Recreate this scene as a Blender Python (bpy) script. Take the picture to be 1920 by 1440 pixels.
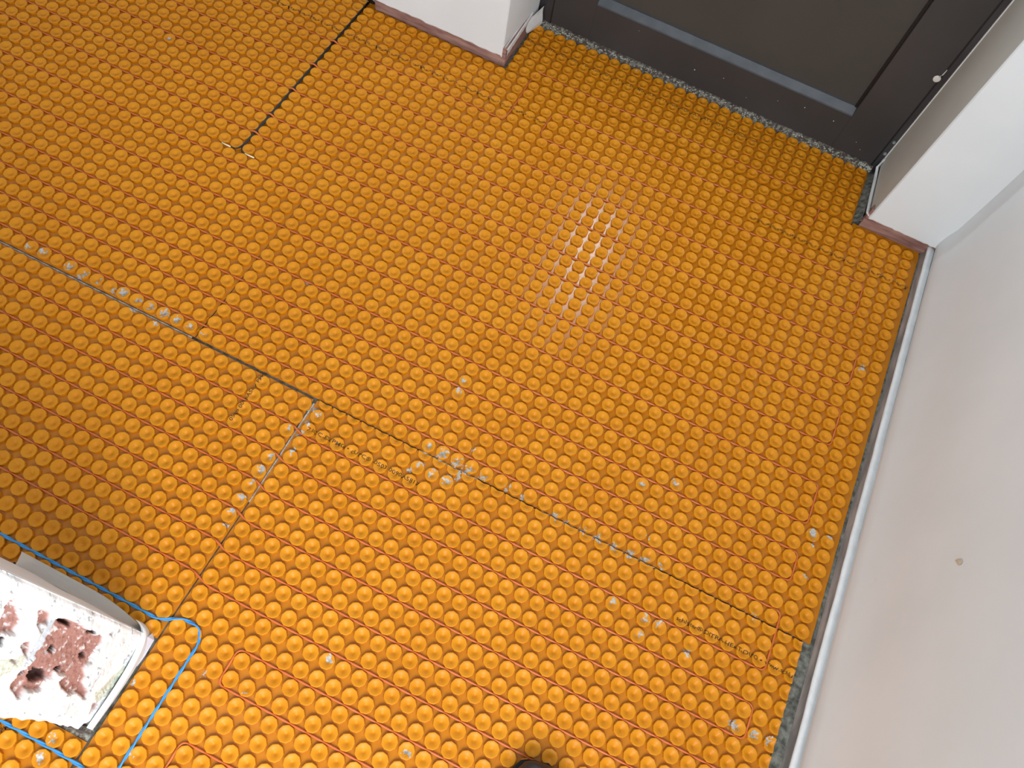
import bpy, bmesh, math, random
from mathutils import Matrix, Vector, noise
random.seed(7)
for o in list(bpy.data.objects): bpy.data.objects.remove(o, do_unlink=True)
scene = bpy.context.scene
C = scene.collection

# ------------------------------------------------------------------ camera, world, lights, exposure
FPX = 1450.0400
CAM = (0.5644496, -0.8296537, 1.3623243)
ROT = [[0.896351, -0.436034, 0.080186], [0.425041, 0.793735, -0.435114], [0.126078, 0.424097, 0.896798]]
cd = bpy.data.cameras.new('camera'); cam = bpy.data.objects.new('camera', cd); C.objects.link(cam)
cd.sensor_width = 36; cd.sensor_fit = 'HORIZONTAL'; cd.lens = FPX * 36 / 1920; cd.clip_start = 0.01; cd.clip_end = 60
m = Matrix(ROT).to_4x4(); m.translation = Vector(CAM); cam.matrix_world = m
scene.camera = cam

world = bpy.data.worlds.new('world'); scene.world = world; world.use_nodes = True
bg = world.node_tree.nodes['Background']; bg.inputs[0].default_value = (0.95, 0.975, 1.0, 1); bg.inputs[1].default_value = 0.58

def area(name, loc, target, sx, sy, power, col):
    l = bpy.data.lights.new(name, 'AREA'); l.shape = 'RECTANGLE'; l.size = sx; l.size_y = sy; l.energy = power; l.color = col
    o = bpy.data.objects.new(name, l); C.objects.link(o); o.location = loc
    o.rotation_euler = (Vector(target) - Vector(loc)).to_track_quat('-Z', 'Y').to_euler(); return o
# daylight through the window further down the right-hand wall
area('window_daylight', (1.10, -1.75, 1.15), (0.0, -1.0, 0.1), 1.0, 1.1, 44, (0.98, 0.99, 1.0))
area('back_window_daylight', (0.2, -3.2, 1.9), (0.3, -0.4, 0.0), 1.6, 1.2, 20, (1.0, 0.99, 0.97))

scene.view_settings.view_transform = 'Standard'; scene.view_settings.look = 'None'
scene.view_settings.exposure = -0.03; scene.view_settings.gamma = 1.0; scene.view_settings.use_curve_mapping = False

# ------------------------------------------------------------------ materials
def srgb(r, g, b):
    f = lambda c: (c/255/12.92) if c/255 <= 0.04045 else ((c/255+0.055)/1.055)**2.4
    return (f(r), f(g), f(b), 1)
def mat(name, c1, c2=None, scale=20, rough=0.5, bump=0.0, bscale=200, spec=0.5, detail=4, lo=0.35, hi=0.65, coat=0.0, metallic=0.0, stretch=None, rough2=None):
    mt = bpy.data.materials.new(name); mt.use_nodes = True; nt = mt.node_tree; b = nt.nodes['Principled BSDF']
    b.inputs['Roughness'].default_value = rough; b.inputs['Specular IOR Level'].default_value = spec
    b.inputs['Metallic'].default_value = metallic
    if coat: b.inputs['Coat Weight'].default_value = coat; b.inputs['Coat Roughness'].default_value = 0.15
    geo = nt.nodes.new('ShaderNodeNewGeometry'); src = geo.outputs['Position']
    if stretch:
        mp = nt.nodes.new('ShaderNodeMapping'); mp.inputs['Scale'].default_value = stretch
        nt.links.new(src, mp.inputs[0]); src = mp.outputs[0]
    if c2:
        n = nt.nodes.new('ShaderNodeTexNoise'); n.inputs['Scale'].default_value = scale; n.inputs['Detail'].default_value = detail
        nt.links.new(src, n.inputs['Vector'])
        r = nt.nodes.new('ShaderNodeValToRGB'); r.color_ramp.elements[0].position = lo; r.color_ramp.elements[1].position = hi
        r.color_ramp.elements[0].color = c1; r.color_ramp.elements[1].color = c2
        nt.links.new(n.outputs[0], r.inputs[0]); nt.links.new(r.outputs[0], b.inputs['Base Color'])
        if rough2 is not None:
            mr = nt.nodes.new('ShaderNodeMapRange'); mr.inputs[3].default_value = rough; mr.inputs[4].default_value = rough2
            nt.links.new(n.outputs[0], mr.inputs[0]); nt.links.new(mr.outputs[0], b.inputs['Roughness'])
    else: b.inputs['Base Color'].default_value = c1
    if bump:
        n2 = nt.nodes.new('ShaderNodeTexNoise'); n2.inputs['Scale'].default_value = bscale; n2.inputs['Detail'].default_value = 5
        nt.links.new(src, n2.inputs['Vector'])
        bp = nt.nodes.new('ShaderNodeBump'); bp.inputs['Strength'].default_value = 1; bp.inputs['Distance'].default_value = bump
        nt.links.new(n2.outputs[0], bp.inputs['Height']); nt.links.new(bp.outputs[0], b.inputs['Normal'])
    return mt
M_STUD = mat('orange_stud_plastic', srgb(205, 131, 20), srgb(211, 139, 26), 9, 0.40, 0.00005, 260, 0.22)
M_MAT = mat('orange_membrane_base', srgb(182, 112, 14), srgb(190, 120, 18), 60, 0.22, 0.00010, 300, 0.38)
M_CABLE = mat('orange_red_cable', srgb(206, 110, 56), srgb(198, 102, 50), 30, 0.4)
M_BLUE = mat('blue_cable_sheath', srgb(50, 138, 206), srgb(64, 152, 216), 30, 0.4)
M_WIRE = mat('black_wire_sheath', srgb(34, 30, 30), None, rough=0.4)
M_TIP = mat('pale_crimp', srgb(240, 226, 190), None, rough=0.45)
M_SMEAR = mat('grey_adhesive', srgb(150, 150, 146), srgb(190, 190, 188), 240, 0.85, 0.0004, 500)
M_SLAB = mat('dark_adhesive_screed', srgb(72, 74, 68), srgb(128, 130, 122), 90, 0.92, 0.0015, 160)
M_INK = mat('black_print', srgb(74, 48, 14), None, rough=0.6)
M_PLASTER = mat('painted_plaster', srgb(223, 232, 237), srgb(229, 237, 242), 5, 0.55, 0.0003, 12, 0.3)
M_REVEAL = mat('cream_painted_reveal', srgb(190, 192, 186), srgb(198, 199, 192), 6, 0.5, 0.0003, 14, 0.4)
M_WHITE = mat('white_plaster_bead', srgb(216, 220, 222), srgb(225, 229, 231), 60, 0.6, 0.0004, 200)
M_BROWN = mat('brown_scraped_masonry', srgb(126, 92, 86), srgb(168, 134, 124), 30, 0.8, 0.0008, 120, 0.3, stretch=(0.5, 0.5, 3))
M_GREYBAND = mat('grey_scraped_masonry', srgb(126, 120, 116), srgb(176, 162, 154), 26, 0.85, 0.0008, 120, 0.3, stretch=(1, 0.5, 2))
M_DOOR = mat('anthracite_door_paint', srgb(52, 53, 55), srgb(60, 60, 62), 5, 0.42, 0.00015, 14, 0.5)
M_DOORPANEL = mat('anthracite_door_panel', srgb(60, 62, 62), srgb(66, 67, 66), 4, 0.38, 0.0001, 10, 0.5)
M_FRAME = mat('anthracite_frame', srgb(50, 49, 52), srgb(62, 62, 66), 12, 0.35, 0.0001, 20)
M_SEAL = mat('black_rubber_seal', srgb(18, 17, 18), None, rough=0.5)
M_THRESH = mat('crumbly_grey_mortar', srgb(80, 70, 64), srgb(140, 142, 132), 130, 0.95, 0.002, 240, lo=0.46, hi=0.66)
M_CRUMB = mat('pale_mortar_crumb', srgb(150, 154, 144), srgb(190, 192, 184), 300, 0.95)
M_CONDUIT = mat('grey_plastic', srgb(120, 134, 136), srgb(150, 160, 160), 25, 0.35)
M_SHOE = mat('black_shoe', srgb(24, 25, 30), srgb(34, 35, 42), 40, 0.45, 0.0003, 300)
M_SOLE = mat('black_sole', srgb(18, 18, 20), None, rough=0.7)
M_DARK = mat('dark_hole', srgb(60, 34, 30), None, rough=0.9)
M_SPECK = mat('white_paint_blob', srgb(214, 214, 210), None, rough=0.5)
M_STAIN = mat('tan_wall_stain', srgb(200, 190, 172), None, rough=0.7)
# pane that lets the daylight in
M_PANE = bpy.data.materials.new('daylit_glass_pane'); M_PANE.use_nodes = True
b = M_PANE.node_tree.nodes['Principled BSDF']; b.inputs['Base Color'].default_value = (0.8, 0.85, 0.9, 1); b.inputs['Roughness'].default_value = 0.1
b.inputs['Emission Color'].default_value = (0.95, 0.98, 1, 1); b.inputs['Emission Strength'].default_value = 20.0
# brick end: colour attribute of its own (paint, brick, mortar), plus painted hole shade
M_BRICKEND = bpy.data.materials.new('broken_brick_and_plaster'); M_BRICKEND.use_nodes = True
nt = M_BRICKEND.node_tree; b = nt.nodes['Principled BSDF']; b.inputs['Roughness'].default_value = 0.85
va = nt.nodes.new('ShaderNodeVertexColor'); va.layer_name = 'masonry'; nt.links.new(va.outputs[0], b.inputs['Base Color'])
n2 = nt.nodes.new('ShaderNodeTexNoise'); n2.inputs['Scale'].default_value = 220; n2.inputs['Detail'].default_value = 5
ge = nt.nodes.new('ShaderNodeNewGeometry'); nt.links.new(ge.outputs['Position'], n2.inputs['Vector'])
bp = nt.nodes.new('ShaderNodeBump'); bp.inputs['Distance'].default_value = 0.0012; nt.links.new(n2.outputs[0], bp.inputs['Height']); nt.links.new(bp.outputs[0], b.inputs['Normal'])

# ------------------------------------------------------------------ helpers
def link(name, me, mt, parent=None):
    if mt and not me.materials: me.materials.append(mt)
    o = bpy.data.objects.new(name, me); C.objects.link(o)
    if parent: o.parent = parent
    return o
def obj(name, bm, mt, parent=None, smooth=False):
    me = bpy.data.meshes.new(name); bm.normal_update(); bm.to_mesh(me); bm.free()
    if smooth:
        for p in me.polygons: p.use_smooth = True
    return link(name, me, mt, parent)
def empty(name, loc=(0, 0, 0), parent=None):
    o = bpy.data.objects.new(name, None); o.empty_display_size = 0.05; C.objects.link(o); o.location = loc; return o
def tag(o, label=None, cat=None, group=None, kind=None):
    if label: o['label'] = label
    if cat: o['category'] = cat
    if group: o['group'] = group
    if kind: o['kind'] = kind
    return o
def box(bm, x0, x1, y0, y1, z0, z1, bev=0.0):
    vs = [bm.verts.new((x, y, z)) for z in (z0, z1) for y in (y0, y1) for x in (x0, x1)]
    fs = [(0, 2, 3, 1), (4, 5, 7, 6), (0, 1, 5, 4), (1, 3, 7, 5), (3, 2, 6, 7), (2, 0, 4, 6)]
    F = [bm.faces.new([vs[i] for i in f]) for f in fs]
    if bev:
        es = list({e for f in F for e in f.edges}); bmesh.ops.bevel(bm, geom=es, offset=bev, segments=2, affect='EDGES', profile=0.6)
    return bm
def boxo(name, args, mt, parent=None, bev=0.0):
    return obj(name, box(bmesh.new(), *args, bev=bev), mt, parent)
def grid(nu, nv, fn, close_u=False):
    bm = bmesh.new(); V = [[bm.verts.new(fn(i, j)) for j in range(nv)] for i in range(nu)]
    for i in range(nu if close_u else nu-1):
        for j in range(nv-1):
            a = (i+1) % nu
            bm.faces.new((V[i][j], V[a][j], V[a][j+1], V[i][j+1]))
    return bm
def tube_bm(bm, pts, r, seg=8, cap=True, rz=None):
    rings = []; n = len(pts)
    for k, p in enumerate(pts):
        p = Vector(p); a = Vector(pts[max(k-1, 0)]); c = Vector(pts[min(k+1, n-1)])
        t = (c-a).normalized()
        up = Vector((0, 0, 1)) if abs(t.z) < 0.9 else Vector((1, 0, 0))
        s = t.cross(up).normalized(); u = s.cross(t).normalized()
        rr = r(k) if callable(r) else r
        rings.append([bm.verts.new(p + s*rr*math.cos(2*math.pi*q/seg) + u*rr*math.sin(2*math.pi*q/seg)) for q in range(seg)])
    for k in range(n-1):
        for q in range(seg):
            bm.faces.new((rings[k][q], rings[k][(q+1) % seg], rings[k+1][(q+1) % seg], rings[k+1][q]))
    if cap:
        bm.faces.new(rings[0][::-1]); bm.faces.new(rings[-1])
    return bm
def fillet(pts, R, n=5):
    out = [Vector(pts[0])]
    for k in range(1, len(pts)-1):
        p = Vector(pts[k]); a = Vector(pts[k-1]) - p; c = Vector(pts[k+1]) - p
        d = min(R, a.length*0.49, c.length*0.49); A = p + a.normalized()*d; B = p + c.normalized()*d
        for q in range(n+1):
            t = q/n; out.append(A*(1-t)**2 + p*2*t*(1-t) + B*t*t)
    out.append(Vector(pts[-1])); return out
def in_view(x, y, z=0.005, mg=70):
    d = Matrix(ROT).transposed() @ (Vector((x, y, z)) - Vector(CAM))
    if d.z > -0.05: return None
    u = 960 + FPX*d.x/-d.z; v = 720 - FPX*d.y/-d.z
    return (u, v) if -mg < u < 1920+mg and -mg < v < 1440+mg else None

# ------------------------------------------------------------------ room shell
slab = boxo('floor', (-2.2, 1.30, -2.6, 0.95, -0.08, -0.0035), M_SLAB); tag(slab, 'dark grey screed showing in the gaps around the orange sheets', kind='structure')

# pillar beside the door (left)
wb = empty('wall_back', (-0.12, 0.70, 0)); tag(wb, 'white plastered pillar left of the dark door', kind='structure')
def loc_parent(o, p): o.parent = p; o.matrix_parent_inverse = p.matrix_world.inverted() if False else Matrix.Translation(-p.location)
def P(o, p): o.parent = p; o.matrix_parent_inverse = Matrix.Translation(-Vector(p.location)); return o
def rough_lower(x0, x1, y, z, n, amp, seed):
    return [(x0+(x1-x0)*k/n, y, z + amp*noise.noise(Vector((k*0.45, seed, 0)))) for k in range(n+1)]
# brick base of pillar
bm = bmesh.new(); box(bm, -0.295, 0.0605, 0.5908, 0.90, -0.002, 0.056, bev=0.003)
P(obj('brick_base', bm, M_BROWN), wb)
# plaster skin with ragged lower edge (front, corner, side)
def ragged_skin(path, z_fn, top, thick, mt, name, parent, outward):
    # path: list of (x, y); builds an inner and an outer sheet, closed at the lower lip
    bm = bmesh.new(); cols = []
    for k, (x, y) in enumerate(path):
        nx, ny = outward[k]; zl = z_fn(k)
        cols.append([bm.verts.new((x-nx*thick, y-ny*thick, zl+0.001)), bm.verts.new((x-nx*thick*0.15, y-ny*thick*0.15, zl)),
                     bm.verts.new((x, y, zl+0.003)), bm.verts.new((x, y, zl+0.03)), bm.verts.new((x, y, zl+0.10)), bm.verts.new((x, y, top))])
    for k in range(len(cols)-1):
        for j in range(5): bm.faces.new((cols[k][j], cols[k+1][j], cols[k+1][j+1], cols[k][j+1]))
    bmesh.ops.recalc_face_normals(bm, faces=bm.faces)
    return P(obj(name, bm, mt), parent)
path = []; outw = []
for k in range(37): path.append((-0.298+0.346*k/36, 0.5882)); outw.append((0, -1))
for q in (0.3, 0.7): path.append((0.0505, 0.5897)); outw.append((0.7, -0.7)); break
for k in range(20): path.append((0.0525+0.010*k/19, 0.5922+0.183*k/19)); outw.append((1, 0))
ragged_skin(path, lambda k: (0.029 if k < 37 else 0.025 + 0.007*math.sin(min(1, (k-37)/8)*math.pi*0.5)) + 0.0035*noise.noise(Vector((k*0.35, 3, 0))) + 0.002*noise.noise(Vector((k*1.3, 5, 0))),
            2.4, 0.010, M_PLASTER, 'plaster_skin', wb, outw)
boxo_ = boxo('masonry_core', (-0.290, 0.050, 0.604, 0.92, 0.05, 2.4), M_PLASTER); P(boxo_, wb)
P(obj('plaster_patch', grid(7, 7, lambda i, j: (0.0615+0.016*i/6+0.002*math.sin(j), 0.728-0.02*math.sin(j/6*3.1)*(1-i/6)+0.044*i/6, 0.002+0.058*j/6*(0.75+0.25*i/6))), M_WHITE), wb)

def smear(i, j):
    t = i/40; lo = 0.030 + 0.012*t + 0.004*noise.noise(Vector((i*0.45, 2, 0))) + 0.002*noise.noise(Vector((i*1.3, 5, 0)))
    return (0.0614+0.0012*(0 < j < 4)-0.006*(j == 4), 0.5925+0.150*t, lo+(0.0575-lo)*j/4)
P(obj('mortar_smear', grid(41, 5, smear), M_WHITE), wb)

# return beside the door recess (right) and its reveal
wr2 = empty('wall_return', (1.06, 0.68, 0)); tag(wr2, 'white wall return between the door recess and the right-hand wall', kind='structure')
P(boxo('brick_base', (0.984, 1.175, 0.5960, 0.612, -0.002, 0.06), M_BROWN, bev=0.002), wr2)
P(boxo('brick_base', (0.9900, 1.175, 0.612, 0.92, -0.002, 0.06), M_BROWN), wr2)
path = []; outw = []
for k in range(24): path.append((1.172-0.180*k/23, 0.5915)); outw.append((0, -1))
path.append((0.9895, 0.5955)); outw.append((-0.7, -0.7))
for k in range(20): path.append((0.9890-0.010*k/19, 0.598+0.180*k/19)); outw.append((-1, 0))
def zr(k):
    if k < 24: return 0.0345 + 0.0022*noise.noise(Vector((k*0.9, 8, 0)))
    return 0.031 + 0.001*noise.noise(Vector((k*0.5, 9, 0)))
ragged_skin(path[:25], zr, 2.4, 0.007, M_PLASTER, 'plaster_skin', wr2, outw[:25])
ragged_skin(path[24:], lambda k: zr(k+24), 2.4, 0.007, M_REVEAL, 'reveal_skin', wr2, outw[24:])
P(boxo('masonry_core', (0.992, 1.17, 0.604, 0.92, 0.055, 2.4), M_PLASTER), wr2)
# lip of plaster bead along the reveal foot
bm = bmesh.new(); tube_bm(bm, [(0.9775, 0.772, 0.052), (0.975, 0.762, 0.030), (0.9775, 0.72, 0.032), (0.9800, 0.66, 0.034), (0.9835, 0.606, 0.036), (0.988, 0.5965, 0.041)], 0.0038, 6)
P(obj('plaster_bead', bm, M_WHITE, smooth=True), wr2)
for k, (x, z) in enumerate(((1.070, 0.078), (1.080, 0.0775), (1.084, 0.0770), (1.093, 0.076))):
    P(boxo('pencil_mark', (x, x+0.002+0.001*(k % 2), 0.5931, 0.5936, z, z+0.003), M_STAIN), wr2)

# right-hand wall
wr = empty('wall_right', (1.20, -0.1, 0)); tag(wr, 'off-white plastered wall along the right side of the floor', kind='structure')
P(boxo('masonry_core', (1.165, 1.30, -1.25, 0.62, 0.05, 2.4), M_PLASTER), wr)
P(boxo('masonry_core', (1.165, 1.30, -2.6, -1.25, 0.05, 0.65), M_PLASTER), wr)
n = 160; Y0, Y1 = 0.602, -1.25
def wave(t, s, a): return a*noise.noise(Vector((t*14, s, 0))) + a*0.5*noise.noise(Vector((t*60, s, 2)))
prof = [(1.1555, 0.024, 0), (1.1545, 0.036, 0), (1.1490, 0.041, .3), (1.1480, 0.056, .6), (1.1500, 0.080, .5), (1.1555, 0.108, .2), (1.1575, 0.20, 0), (1.160, 0.6, 0), (1.1625, 1.4, 0), (1.165, 2.4, 0)]
def wallfn(i, j):
    t = i/n; y = Y0 + (Y1-Y0)*t; x, z, a = prof[j]; lean = 0.004*max(0, 0.5-t)
    return (x + a*wave(t, 1, 0.002) + lean, y, z + wave(t, 4, 0.0012)*(1 if j < 2 else 0))
P(obj('plaster_face', grid(n+1, len(prof), wallfn), M_PLASTER, smooth=True), wr)
bprof = [(1.1450, 0.019), (1.1385, 0.0205), (1.1368, 0.0245), (1.1385, 0.0285), (1.1430, 0.0292), (1.1465, 0.0270), (1.1530, 0.0255)]
def beadfn(i, j):
    t = i/n; y = 0.597 + (Y1-0.597)*t; x, z = bprof[j]; return (x + 0.003 + wave(t, 7, 0.0012), y, z + wave(t, 9, 0.0012))
P(obj('plaster_bead', grid(n+1, len(bprof), beadfn), M_WHITE, smooth=True), wr)
def bandfn(i, j):
    t = i/n; y = 0.598 + (Y1-0.598)*t
    return ((1.1395, 1.1415, 1.1445, 1.1455)[j] + wave(t, 12, 0.0008), y, (-0.003, 0.004, 0.014, 0.022)[j])
P(obj('masonry_band', grid(n+1, 4, bandfn), M_GREYBAND, smooth=True), wr)
# tan splash and specks on the wall
def splat(cx, cy, cz, ry, rz, ang, mt, name):
    bm = bmesh.new(); vs = []
    for q in range(18):
        a = 2*math.pi*q/18; r = 1+0.18*noise.noise(Vector((math.cos(a)*2, math.sin(a)*2, cy*9)))
        u, v = ry*math.cos(a)*r, rz*math.sin(a)*r*(0.55+0.45*math.cos(a))
        vs.append(bm.verts.new((cx-0.0006, cy+u*math.cos(ang)-v*math.sin(ang), cz+u*math.sin(ang)+v*math.cos(ang))))
    c = bm.verts.new((cx-0.0016, cy, cz))
    for q in range(18): bm.faces.new((c, vs[q], vs[(q+1) % 18]))
    bmesh.ops.recalc_face_normals(bm, faces=bm.faces)
    return P(obj(name, bm, mt), wr)
splat(1.1583, -0.279, 0.345, 0.010, 0.0065, 2.0, M_STAIN, 'stain')
splat(1.1545, -0.262, 0.124, 0.0025, 0.0018, 0, M_STAIN, 'stain')

# ------------------------------------------------------------------ door
door = empty('door_1', (0.527, 0.79, 0)); tag(door, 'anthracite framed door with a recessed lower panel', kind='structure')
YF = 0.775
P(boxo('door_frame', (0.0635, 0.098, YF+0.004, YF+0.07, 0.0, 2.1), M_FRAME, bev=0.002), door)
P(boxo('door_frame', (0.9640, 0.9900, YF+0.004, YF+0.07, 0.0, 2.1), M_FRAME, bev=0.002), door)
P(boxo('door_frame', (0.0635, 0.9900, YF+0.004, YF+0.07, 2.06, 2.12), M_FRAME, bev=0.002), door)
P(boxo('rubber_seal', (0.0975, 0.1005, YF+0.002, YF+0.02, 0.016, 2.05), M_SEAL), door)
P(boxo('rubber_seal', (0.9610, 0.9645, YF+0.002, YF+0.02, 0.016, 2.05), M_SEAL), door)
P(boxo('stile', (0.1005, 0.205, YF, YF+0.045, 0.0195, 2.05), M_DOOR, bev=0.0015), door)
P(boxo('stile', (0.856, 0.9610, YF, YF+0.045, 0.0195, 2.05), M_DOOR, bev=0.0015), door)
P(boxo('bottom_rail', (0.205, 0.856, YF+0.0002, YF+0.045, 0.0195, 0.118), M_DOOR), door)
P(boxo('middle_rail', (0.205, 0.856, YF+0.0002, YF+0.045, 0.47, 0.53), M_DOOR), door)
P(boxo('top_rail', (0.205, 0.856, YF+0.0002, YF+0.045, 1.95, 2.05), M_DOOR), door)
P(boxo('lower_panel', (0.20, 0.86, YF+0.016, YF+0.036, 0.11, 0.48), M_DOORPANEL), door)
# sloping glazing bead at the panel foot, thin dark gaps at its sides
bm = bmesh.new(); pr = [(YF+0.0004, 0.1175), (YF+0.001, 0.1215), (YF+0.0130, 0.1365), (YF+0.0165, 0.1370), (YF+0.0165, 0.1175)]
for x in (0.2052, 0.8558): [bm.verts.new((x, y, z)) for y, z in pr]
bm.verts.ensure_lookup_table()
for k in range(5): bm.faces.new([bm.verts[i] for i in (k, (k+1) % 5, 5+(k+1) % 5, 5+k)])
bm.faces.new([bm.verts[i] for i in range(4, -1, -1)]); bm.faces.new([bm.verts[i] for i in range(5, 10)]); bmesh.ops.recalc_face_normals(bm, faces=bm.faces)
P(obj('glazing_bead', bm, mat('blue_grey_door_bead', srgb(66, 74, 82), srgb(78, 85, 92), 30, 0.5)), door)  # bead coloured a paler blue-grey than the rest of the door
P(boxo('rubber_seal', (0.8505, 0.856, YF+0.010, YF+0.018, 0.137, 0.47), M_SEAL), door)
P(boxo('rubber_seal', (0.205, 0.2105, YF+0.010, YF+0.018, 0.137, 0.47), M_SEAL), door)
P(boxo('upper_panel', (0.20, 0.315, YF+0.016, YF+0.036, 0.52, 1.96), M_DOORPANEL), door)
P(boxo('upper_panel', (0.31, 0.46, YF+0.0165, YF+0.0355, 1.24, 1.96), M_DOORPANEL), door)
P(boxo('upper_panel', (0.455, 0.86, YF+0.016, YF+0.036, 0.52, 1.96), M_DOORPANEL), door)
P(boxo('glass_pane', (0.31, 0.46, YF+0.022, YF+0.028, 0.52, 1.25), M_PANE), door)
# paint drip on the frame joint
bm = bmesh.new(); bmesh.ops.create_uvsphere(bm, u_segments=16, v_segments=8, radius=1)
for v in bm.verts: v.co = Vector((0.957+v.co.x*0.0078, YF-0.0005+v.co.y*0.0016, 0.2835+v.co.z*0.0082))
tube_bm(bm, [(0.958, YF-0.001, 0.290), (0.9615, YF-0.0012, 0.297), (0.9625, YF, 0.310)], lambda k: (0.0022, 0.0014, 0.0007)[k], 6)
P(obj('paint_drip', bm, M_SPECK, smooth=True), door)
for (x, z, r) in ((0.479, 0.063, .0016), (0.551, 0.074, .001), (0.69, 0.077, .001), (0.753, 0.09, .0014), (0.827, 0.088, .0014), (0.918, 0.045, .001), (0.90, 0.06, .001), (0.62, 0.05, .0008), (0.32, 0.10, .0008)):
    bm = bmesh.new(); bmesh.ops.create_icosphere(bm, subdivisions=1, radius=r)
    for v in bm.verts: v.co = Vector((x+v.co.x, YF+v.co.y*0.4, z+v.co.z))
    P(obj('paint_speck', bm, M_SPECK), door)
for z in (0.060, 0.098):
    bm = bmesh.new(); bmesh.ops.create_cone(bm, cap_ends=True, segments=12, radius1=0.0042, radius2=0.0034, depth=0.003, matrix=Matrix.Translation((0.9725, YF+0.003, z)) @ Matrix.Rotation(math.pi/2, 4, 'X'))
    P(obj('screw_head', bm, M_CONDUIT), door)
P(boxo('highlight_line', (0.9772, 0.9800, YF-0.0006, YF+0.006, 0.046, 2.08), M_WHITE), door)  # white strip painting the bright highlight along the frame and reveal edge
# crumbly mortar fillet under the door
def thr(i, j):
    x = 0.0655 + 0.904*i/260; t = j/7
    nz = 0.003*noise.noise(Vector((x*90, t*3, 0))) + 0.002*noise.noise(Vector((x*260, t*9, 4)))
    return (x, 0.7625+0.022*t + 0.0025*noise.noise(Vector((x*60, 7+t, 0))), max(-0.004, -0.001+0.0195*t**0.8*(1-0.25*(t > 0.9)) + nz*(0.4+t)))
tr = obj('trim_1', grid(261, 8, thr), M_THRESH); tag(tr, 'crumbly grey mortar strip under the dark door', kind='structure')
bm = bmesh.new()
for k in range(420):
    x = random.uniform(0.08, 0.965); y = 0.776-abs(random.gauss(0, 0.006)); r = random.uniform(0.0008, 0.0024)
    if k > 380: x = random.uniform(0.935, 0.968); r *= 1.5
    mm = Matrix.Translation((x, y, 0.004+0.5*(y-0.758))) @ Matrix.Diagonal((r*random.uniform(.7, 1.4), r, r*0.8, 1)); bmesh.ops.create_icosphere(bm, subdivisions=1, radius=1, matrix=mm)
cr = obj('mortar_crumbs', bm, M_CRUMB, tr); tag(cr, kind='stuff')
# dark screed edge left of the right reveal
P(obj('mortar_fillet', grid(40, 5, lambda i, j: (0.9675+0.0165*j/4+0.001*noise.noise(Vector((i*.5, j, 1))), 0.600+0.165*i/39, -0.002+0.0035*j+0.0015*noise.noise(Vector((i*.4, j, 3))))), M_SLAB), wr2)

# ------------------------------------------------------------------ brick pier (lower left)
pier = empty('wall_left', (0.0, -0.93, 0)); tag(pier, 'broken brick and plaster wall end at lower left', kind='structure')
XF = 0.1195
P(boxo('masonry_core', (-0.117, 0.098, -0.995, -0.864, -0.002, 2.3), M_PLASTER), pier)
P(obj('plaster_face', grid(14, 10, lambda i, j: (-0.118+0.236*i/13, -0.858+0.0006*math.sin(i), (0.03, .05, .08, .12, .18, .26, .4, .7, 1.4, 2.3)[j])), M_PLASTER), pier)
P(obj('plaster_face', grid(4, 10, lambda i, j: (-0.118, -0.858-0.143*i/3, (0.03, .05, .08, .12, .18, .26, .4, .7, 1.4, 2.3)[j])), M_PLASTER), pier)
# flared plaster skirt
def skirt(i, j):
    t = i/30; x = -0.139+0.256*t
    out = 0.0205*(1 - max(0, (t-0.55)/0.45)**1.8*0.92); u = j/8
    if t < 0.1: out += 0
    y = -0.858 + out*(u**1.5); z = 0.036*(1-u)**1.3 + 0.006
    if t < 0.12: x += 0.024*(1-u)*(1-t/0.12)
    return (x, y, z)
bm = grid(31, 9, skirt); bmesh.ops.solidify(bm, geom=bm.faces[:], thickness=0.002)
P(obj('plaster_skirt', bm, mat('raw_plaster_skirt', srgb(238, 234, 228), srgb(242, 239, 233), 20, 0.7), smooth=False), pier)

P1 = [[(-.902, .458), (-.901, .449), (-.887, .458), (-.878, .454), (-.876, .445), (-.883, .436), (-.891, .413), (-.893, .399), (-.904, .394), (-.912, .392), (-.915, .403), (-.915, .416), (-.918, .423), (-.919, .433)],
 [(-.877, .382), (-.878, .349), (-.889, .335), (-.895, .349), (-.905, .339), (-.896, .365), (-.887, .375), (-.882, .387)],
 [(-.881, .33), (-.878, .302), (-.877, .263), (-.88, .227), (-.884, .195), (-.879, .165), (-.893, .151), (-.907, .153), (-.913, .147), (-.929, .152), (-.937, .125), (-.944, .125), (-.959, .085), (-.969, .08), (-.962, .126), (-.966, .149), (-.957, .194), (-.951, .207), (-.943, .195), (-.943, .228), (-.967, .237), (-.97, .256), (-.969, .278), (-.981, .278), (-.969, .322), (-.963, .328), (-.945, .316), (-.932, .314), (-.915, .321), (-.898, .321)],
 [(-.917, .369), (-.912, .346), (-.924, .336), (-.934, .333), (-.925, .362)], [(-.938, .367), (-.936, .349), (-.942, .348), (-.941, .36)],
 [(-.972, .047), (-.965, .016), (-.978, .021), (-.987, .034)], [(-.93, .52), (-.90, .53), (-.89, .50), (-.92, .47), (-.95, .49)],
 [(-.95, .66), (-.88, .68), (-.88, .56), (-.93, .55)], [(-.99, .62), (-.96, .64), (-.97, .5), (-.985, .45)]]
MO = [(-.883, .342), (-.883, .325), (-.919, .311), (-.939, .321), (-.944, .327), (-.934, .33), (-.913, .339)]
G1 = [(-.909, .031), (-.912, .008), (-.94, .003), (-.963, .021), (-.971, .034), (-.958, .066), (-.935, .044)]
G2 = [(-.938, .367), (-.925, .345), (-.945, .335), (-.965, .37), (-.955, .41), (-.94, .40)]
HO = [(-.950, .267, .0085, .027), (-.950, .313, .005, .014), (-.914, .176, .0045, .013), (-.937, .222, .0035, .010), (-.917, .274, .005, .012), (-.920, .358, .0045, .010), (-.923, .414, .006, .012), (-.8835, .290, .003, .02), (-.8825, .205, .003, .016), (-.905, .50, .007, .012)]
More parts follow.
